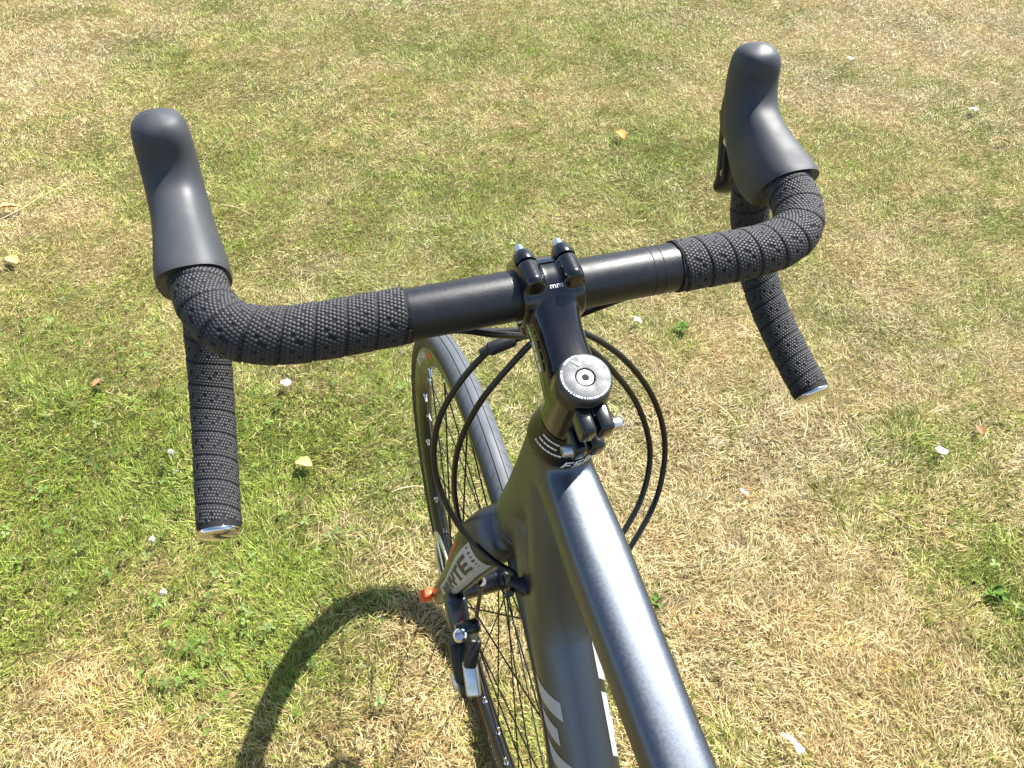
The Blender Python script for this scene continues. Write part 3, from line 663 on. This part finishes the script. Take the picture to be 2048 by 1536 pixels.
# soil sheet
gm = bpy.data.materials.new('thatch_soil'); gm.use_nodes = True; n = gm.node_tree.nodes; l = gm.node_tree.links; b = n['Principled BSDF']; b.inputs['Roughness'].default_value = .9; b.inputs['Specular IOR Level'].default_value = .2
tc = n.new('ShaderNodeTexCoord'); n1 = n.new('ShaderNodeTexNoise'); n1.inputs['Scale'].default_value = 2.4; n1.inputs['Detail'].default_value = 9; n2 = n.new('ShaderNodeTexNoise'); n2.inputs['Scale'].default_value = 160; n2.inputs['Detail'].default_value = 6
l.new(tc.outputs['Object'], n1.inputs['Vector']); l.new(tc.outputs['Object'], n2.inputs['Vector'])
cr = n.new('ShaderNodeValToRGB'); cr.color_ramp.elements[0].position = .35; cr.color_ramp.elements[0].color = (.11, .095, .034, 1); cr.color_ramp.elements[1].position = .62; cr.color_ramp.elements[1].color = (.23, .175, .078, 1)
c2 = n.new('ShaderNodeValToRGB'); c2.color_ramp.elements[0].position = .3; c2.color_ramp.elements[0].color = (.45, .45, .45, 1); c2.color_ramp.elements[1].position = .72; c2.color_ramp.elements[1].color = (1.15, 1.1, 1.0, 1)
mx = n.new('ShaderNodeMix'); mx.data_type = 'RGBA'; mx.blend_type = 'MULTIPLY'; mx.inputs[0].default_value = 1
l.new(n1.outputs['Fac'], cr.inputs[0]); l.new(n2.outputs['Fac'], c2.inputs[0]); l.new(cr.outputs[0], mx.inputs[6]); l.new(c2.outputs[0], mx.inputs[7]); l.new(mx.outputs[2], b.inputs['Base Color'])
bp = n.new('ShaderNodeBump'); bp.inputs['Strength'].default_value = .8; bp.inputs['Distance'].default_value = .01; l.new(n2.outputs['Fac'], bp.inputs['Height']); l.new(bp.outputs[0], b.inputs['Normal'])
gmb = MB(); gmb.add([(-150, -150, 0), (150, -150, 0), (150, 150, 0), (-150, 150, 0)], [(0, 1, 2, 3)])
gr = gmb.build('ground', gm, None, smooth=False); gr['kind'] = 'structure'

def lawn_points():
    out = []
    # candidate points thinned by distance; fuller inside the view wedge
    N = 6000000; x = rng.uniform(-3.2, 5.2, N); y = rng.uniform(-1.2, 5.6, N)
    d = np.stack([x-CAM[0], y-CAM[1], np.full(N, -CAM[2])], 1); z = d@fw
    sx = np.abs((d@rt)/np.maximum(z, .05)*FPX)/1024; sy = np.abs((d@up)/np.maximum(z, .05)*FPX)/768
    inside = (z > .3) & (sx < 1.12) & (sy < 1.12); near = (z > .2) & (sx < 1.6) & (sy < 1.6)
    dens = np.where(inside, 1.0, np.where(near, .28, .10))*np.clip((1.5/np.maximum(z, .8))**1.5, 0, 1.0)
    k = rng.random(N) < dens*.98
    return x[k], y[k], z[k]
gx, gy, gz = lawn_points(); NB = len(gx)
g = green(gx, gy); u1 = rng.random(NB); isg = u1 < np.clip(g*1.05-.03, 0, 1)
wide = np.clip(gz/1.4, 1, 2.6)**.80
hvar = .65+.7*fbm(gx, gy, 16, 21)
length = np.where(isg, rng.gamma(8, .0022, NB), rng.gamma(7, .0022, NB))*hvar; length = np.clip(length, .008, .050)
width = np.where(isg, rng.uniform(.0008, .0015, NB), rng.uniform(.0006, .0012, NB))*wide
flow = fbm(gx, gy, 5, 61)*9.0+fbm(gx, gy, 18, 71)*5.0      # blades lean together in small swirls
azi = np.where(rng.random(NB) < .62, flow+rng.normal(0, .55, NB), rng.uniform(0, 2*math.pi, NB))
tilt = np.where(isg, rng.normal(R_(50), R_(18), NB), rng.normal(R_(66), R_(16), NB)); tilt = np.clip(tilt, R_(8), R_(88))
bend = rng.normal(R_(16), R_(14), NB)
h0 = np.where(isg, rng.uniform(0, .006, NB), rng.uniform(.0005, .010, NB))
dirh = np.stack([np.cos(azi), np.sin(azi), np.zeros(NB)], 1); zz = np.array([0, 0, 1.0])
roll = rng.normal(0, .7, NB)
side = np.stack([-np.sin(azi), np.cos(azi), np.zeros(NB)], 1)
def seg_dir(t): return dirh*np.sin(t)[:, None]+zz*np.cos(t)[:, None]
d1 = seg_dir(tilt); d2 = seg_dir(np.clip(tilt+bend, 0, R_(112)))
nrm1 = np.cross(side, d1); sv = side*np.cos(roll)[:, None]+nrm1*np.sin(roll)[:, None]
p0 = np.stack([gx, gy, h0], 1); p1 = p0+d1*(length*.55)[:, None]; p2 = p1+d2*(length*.45)[:, None]
p1[:, 2] = np.maximum(p1[:, 2], .0015); p2[:, 2] = np.maximum(p2[:, 2], .001)
hw = (width*.5)[:, None]
V = np.stack([p0-sv*hw*.8, p0+sv*hw*.8, p1+sv*hw, p1-sv*hw, p2], 1).reshape(-1, 3)
b5 = np.arange(NB)[:, None]*5
nearb = (gz < 1.75) & (gz > .2)                    # farther blades are single slivers
Q = np.concatenate([b5, b5+1, b5+2, b5+3], 1)[nearb]; T3 = np.where(nearb[:, None], np.concatenate([b5+3, b5+2, b5+4], 1), np.concatenate([b5+3, b5, b5+4], 1))
V5 = V.reshape(NB, 5, 3); V5[~nearb, 0] = (p0+sv*hw)[~nearb]; V5[~nearb, 3] = (p0-sv*hw)[~nearb]; V = V5.reshape(-1, 3); NQ = len(Q)
def lerp(a, b, t): return a+(b-a)*t[:, None]
t1_, t2_ = rng.random(NB), rng.random(NB)
gc = lerp(np.array([.110, .185, .016]), np.array([.295, .370, .055]), t1_); gc = lerp(gc, np.array([.44, .44, .12]), np.clip(t2_*1.4-.65, 0, 1)*(1-.5*g))
dc = lerp(np.array([.36, .260, .105]), np.array([.78, .675, .405]), t1_)
loc = fbm(gx, gy, 20, 81); rust = np.clip((loc-.50)*5, 0, 1)*np.clip(1.1-g*1.5, 0, 1)
dc = lerp(dc, np.array([.48, .27, .09]), rust*.68*rng.random(NB)); dc = lerp(dc, np.array([.30, .165, .065]), np.clip(t2_*1.6-1.05, 0, 1)); dc = lerp(dc, np.array([.88, .82, .58]), np.clip(rng.random(NB)*2.2-1.75, 0, 1))
olive = np.clip(g*1.6-.10, 0, 1)*.70*rng.random(NB); dc = lerp(dc, np.array([.40, .42, .10]), olive)
# broad drift between pinkish and yellowish straw
tint = fbm(gx, gy, 1.3, 40)[:, None]; dc = dc*(1+(tint-.5)*np.array([.20, .02, -.35]))
clump = (.55+.90*fbm(gx, gy, 26, 91))[:, None]; gc = gc*clump; dc = dc*clump
C = np.where(isg[:, None], gc, dc)
CV = np.ones((NB, 5, 4)); CV[:, :, :3] = C[:, None, :]
me = bpy.data.meshes.new('grass'); me.vertices.add(len(V)); me.vertices.foreach_set('co', V.astype(np.float32).ravel())
me.loops.add(NQ*4+NB*3); me.loops.foreach_set('vertex_index', np.r_[Q.ravel(), T3.ravel()].astype(np.int32))
me.polygons.add(NQ+NB); me.polygons.foreach_set('loop_start', np.r_[np.arange(NQ)*4, NQ*4+np.arange(NB)*3].astype(np.int32))
me.polygons.foreach_set('use_smooth', np.ones(NQ+NB, bool)); me.update(calc_edges=True)
at = me.color_attributes.new('Col', 'FLOAT_COLOR', 'POINT'); at.data.foreach_set('color', CV.astype(np.float32).ravel()); me.materials.append(M['blade'])
go = link('grass', me); go['kind'] = 'stuff'; go['label'] = 'short mown lawn grass, half green and half dried to straw'; go['category'] = 'grass'
print('blades', NB, 'triangles', NQ*2+NB)

# clover in the green patches: three round leaflets on a short stalk
cx_, cy_ = [], []
for (px, py, r, k) in [(a, b, c*1.15, int(d*.32)) for a, b, c, d in [(180, 700, .22, 170), (240, 930, .20, 220), (90, 1090, .14, 110), (560, 1000, .16, 60), (450, 1300, .10, 150), (620, 1330, .09, 60), (640, 800, .12, 60), (430, 1180, .12, 60), (2000, 1190, .07, 25), (1400, 400, .5, 30), (600, 420, .4, 60), (1000, 420, .4, 60), (330, 180, .3, 40)]]:
    c = on_ground(px, py)[:2]; a = rng.normal(0, r*.6, (k, 2)); cx_ += list(c[0]+a[:, 0]); cy_ += list(c[1]+a[:, 1])
mb = MB(); colr = []
for x, y in zip(cx_, cy_):
    h = random.uniform(.012, .030); a0 = random.uniform(0, 6.28); r = random.uniform(.0032, .0062); base = np.array([random.uniform(.08, .17), 0, 0]); c3 = (base[0], base[0]*random.uniform(1.35, 1.65), base[0]*.28)
    tl = V3(random.gauss(0, .35), random.gauss(0, .35), 1); tl = nrm(tl); e1 = nrm(np.cross(tl, V3(0, 1, .01))); e2 = np.cross(tl, e1); c0 = V3(x, y, h)
    for k in range(3):
        a = a0+k*2.094; dd = e1*math.cos(a)+e2*math.sin(a); pp = np.cross(tl, dd)
        q = [c0, c0+dd*r*.7+pp*r*.62+tl*.0008, c0+dd*r*1.5+pp*r*.55+tl*.0012, c0+dd*r*1.65, c0+dd*r*1.5-pp*r*.55+tl*.0012, c0+dd*r*.7-pp*r*.62+tl*.0008]
        mb.add(q, [(0, 1, 2, 3), (0, 3, 4, 5)]); colr += [c3]*6
me = mb.mesh('clover', M['clover'], 60); at = me.color_attributes.new('Col', 'FLOAT_COLOR', 'POINT'); at.data.foreach_set('color', np.c_[np.array(colr), np.ones(len(colr))].astype(np.float32).ravel())
o = link('clover', me); o['kind'] = 'stuff'; o['label'] = 'small clover leaves scattered through the greener turf'; o['category'] = 'clover'

# ------------------------------------------------------------------ things lying on the lawn
def leaf_mesh(mb, L, W, curl, fold=.25, seed=0):
    r = random.Random(seed); n = 8; V = []; F = []
    for i in range(n+1):
        t = i/n; wdt = W*math.sin(math.pi*min(1, t*.92+.06))**.8*(1+r.uniform(-.15, .15)); z = curl*L*math.sin(t*math.pi)*.6+curl*L*.3*t*t
        for j in (-1, -.5, 0, .5, 1): V.append((wdt*j*.5, L*(t-.5), z+abs(j)*fold*wdt*.6+r.uniform(-.04, .04)*W))
    for i in range(n):
        for j in range(4): F.append((i*5+j, i*5+j+1, i*5+6+j, i*5+5+j))
    B0 = len(V); V += [(x, y, z-.0006) for x, y, z in V]; F += [tuple(B0+k for k in reversed(f)) for f in list(F)]
    return mb.add(V, F)
def drop(name, px, py, mesh_fn, m, label, cat, rz=0, rx=0, ry=0, z=.014, group=None):
    g_ = on_ground(px, py, z); mb = MB(); mesh_fn(mb); o = mb.build(name, m, None, 60); o.location = g_; o.rotation_euler = (rx, ry, rz); return tag(o, label, cat, group)
drop('fallen_leaf', 607, 930, lambda mb: leaf_mesh(mb, .034, .026, .22, .5, 1), M['leafdry'], 'folded pale tan fallen leaf on green turf beside the lower left bar end', 'leaf', 1.2, .1, .15, .022)
drop('fallen_leaf', 1240, 271, lambda mb: leaf_mesh(mb, .040, .034, .25, .4, 2), M['leaforange'], 'bright orange fallen leaf lying beyond the handlebar', 'leaf', .4, .2, 0, .022)
drop('fallen_leaf', 198, 768, lambda mb: leaf_mesh(mb, .030, .020, .2, .4, 3), M['leafbrown'], 'small reddish brown fallen leaf in green clover', 'leaf', 2.2, .1, .2, .02)
drop('fallen_leaf', 2006, 283, lambda mb: leaf_mesh(mb, .045, .020, .2, .4, 4), M['leafbrown'], 'dark brown curled leaf on straw-coloured turf past the right brake hood', 'leaf', .9, .1, .2, .02)
drop('fallen_leaf', 18, 421, lambda mb: leaf_mesh(mb, .070, .030, .22, .5, 5), M['leafdry'], 'large crumpled tan leaf with a long dry stalk', 'leaf', 1.9, .1, .2, .02)
drop('fallen_leaf', 25, 520, lambda mb: leaf_mesh(mb, .040, .028, .12, .3, 7), M['leafdry'], 'pinkish dry leaf fragment on bare turf outside the left brake hood', 'leaf', .7, .1, 0, .018)
drop('fallen_leaf', 1960, 862, lambda mb: leaf_mesh(mb, .030, .018, .2, .4, 8), M['leafbrown'], 'small dark curled leaf near a white scrap on dry turf', 'leaf', 2.7, .1, .2, .02)
def scrap(mb, L, W, seed):
    r = random.Random(seed); n = 4; V = []; F = []
    for i in range(n+1):
        for j in range(n+1): V.append((W*(j/n-.5)*(1+r.uniform(-.25, .25)), L*(i/n-.5)*(1+r.uniform(-.25, .25)), r.uniform(0, .25)*W+.10*W*math.sin(i*1.3)))
    F = [(i*(n+1)+j, i*(n+1)+j+1, (i+1)*(n+1)+j+1, (i+1)*(n+1)+j) for i in range(n) for j in range(n)]
    B0 = len(V); V += [(x, y, z-.0005) for x, y, z in V]; F += [tuple(B0+k for k in reversed(f)) for f in list(F)]
    mb.add(V, F)
drop('paper_scrap', 572, 765, lambda mb: scrap(mb, .016, .020, 1), M['paper'], 'white paper scrap on the turf between left drop and front wheel', 'paper scrap', .5, .2, .1, .024)
drop('paper_scrap', 1275, 640, lambda mb: scrap(mb, .016, .016, 2), M['paper'], 'white paper scrap beside a green weed by the cable loops', 'paper scrap', 1.1, .2, .1, .022)
drop('paper_scrap', 1884, 902, lambda mb: scrap(mb, .015, .021, 3), M['paper'], 'small white scrap beside a green tuft on straw turf', 'paper scrap', 2.0, .2, .1, .022)
drop('paper_scrap', 1948, 219, lambda mb: scrap(mb, .022, .030, 4), M['paper'], 'white scrap far out on the dry turf past the right hood', 'paper scrap', .3, .2, .1, .022)
drop('paper_scrap', 1700, 117, lambda mb: scrap(mb, .020, .022, 6), M['paper'], 'tiny white scrap beside the knob of the right hood', 'paper scrap', .3, .2, .1, .022)
def strip(mb):
    P = catmull([(0, -.022, .002), (-.001, -.006, .004), (.003, .008, .002), (.007, .018, .005)], 6); t = np.linspace(0, 1, len(P))
    loft(mb, P, np.interp(t, [0, .5, .8, 1], [.0030, .0034, .0065, .0030]), .0006, X, 8, 3)
drop('paper_strip', 1590, 1487, strip, M['paper'], 'thin bent white strip on straw turf beside the top tube', 'paper scrap', 3.6, .3, .1, .024)
drop('paper_scrap', 1488, 984, lambda mb: scrap(mb, .016, .006, 7), M['paper'], 'thin white sliver on dry turf right of the cable loops', 'paper scrap', .5, .2, .1, .022)
def clover_head(mb, r0=.0062):
    r = random.Random(4); tube(mb, [V3(.006, -.004, -.022), V3(.002, 0, -.010), V3(0, 0, 0)], .0008, 6)
    for k in range(46):
        z = 1-1.6*(k+.5)/46; a = k*2.39996; q = math.sqrt(max(0, 1-z*z)); d = V3(q*math.cos(a), q*math.sin(a), z); e = nrm(np.cross(d, V3(.3, .2, .9))); f_ = np.cross(d, e)
        c = d*r0*.35; t = d*r0*r.uniform(.85, 1.1)
        mb.add([c, (c+t)/2+e*r0*.2, t, (c+t)/2-e*r0*.2], [(0, 1, 2, 3)]); mb.add([c, (c+t)/2+f_*r0*.2, t, (c+t)/2-f_*r0*.2], [(0, 1, 2, 3)])
for (px, py, lab) in [(304, 1078, 'white clover flower head beside the lower left bar end'), (327, 1184, 'white clover flower in green turf left of the wheel shadow'), (341, 903, 'white clover flower standing against the left drop'), (262, 779, 'white clover flower next to a brown leaf'),
                      (447, 752, 'white clover flower right of the left drop'), (365, 898, 'faded clover flower touching the left drop')][:3]:
    drop('clover_flower', px, py, clover_head, M['flower'], lab, 'flower', random.uniform(0, 6), .2, .1, .030, 'white clover flowers')
def weed(px, py, label, n=7, L=.045, W=.016, z=.003):
    root = empty('weed_plant', None, on_ground(px, py, z)); tag(root, label, 'weed', 'broad-leaved weeds in the lawn')
    for k in range(n):
        mb = MB(); l_ = L*random.uniform(.7, 1.15); leaf_mesh(mb, l_, W*random.uniform(.8, 1.2), .18, .35, k+int(px)); o = mb.build('leaf', M['weed'], root, 60)
        a = 2*math.pi*k/n+random.uniform(-.3, .3); dd = random.uniform(.25, .9); o.rotation_euler = (random.uniform(-.1, .5), random.gauss(0, .4), a+random.gauss(0, .5)); o.location = (-math.sin(a)*l_*dd, math.cos(a)*l_*dd, .008+random.uniform(0, .008))
weed(1362, 662, 'small green broad-leaved weed beside a white scrap right of the cable loops', 6, .020, .015)
weed(1990, 1195, 'spreading green broad-leaved weed on the dry turf, widest of the weeds', 10, .020, .016)
weed(1313, 1207, 'low green weed tucked against the right side of the top tube', 4, .016, .012)
# single long dry stalks
for k, (px, py, L, rz, lab) in enumerate([(60, 410, .26, -.95, 'long pale dry stalk beside the large crumpled leaf'), (470, 420, .10, .9, 'pale straw stalk near the neck of the left hood'), (1610, 840, .10, -.6, 'straw stalk just below the right bar end'),
                                          (1450, 830, .08, .25, 'thin upright straw stalk on dry turf right of the cables'), (190, 90, .22, .5, 'long curved dry stalk on the pale turf far beyond the left hood'), (820, 980, .07, 1.5, 'straw stalk lying close to the front wheel')]):
    def st(mb, L=L):
        P = catmull([(0, -L/2, 0), (L*.04, -L*.15, .006), (0, L*.2, .010), (-L*.03, L/2, .006)], 6); tube(mb, P, np.linspace(.0011, .0006, len(P)), 6)
    drop('dry_stalk', px, py, st, M['stalk'], lab, 'stalk', rz, .03, 0, .024)
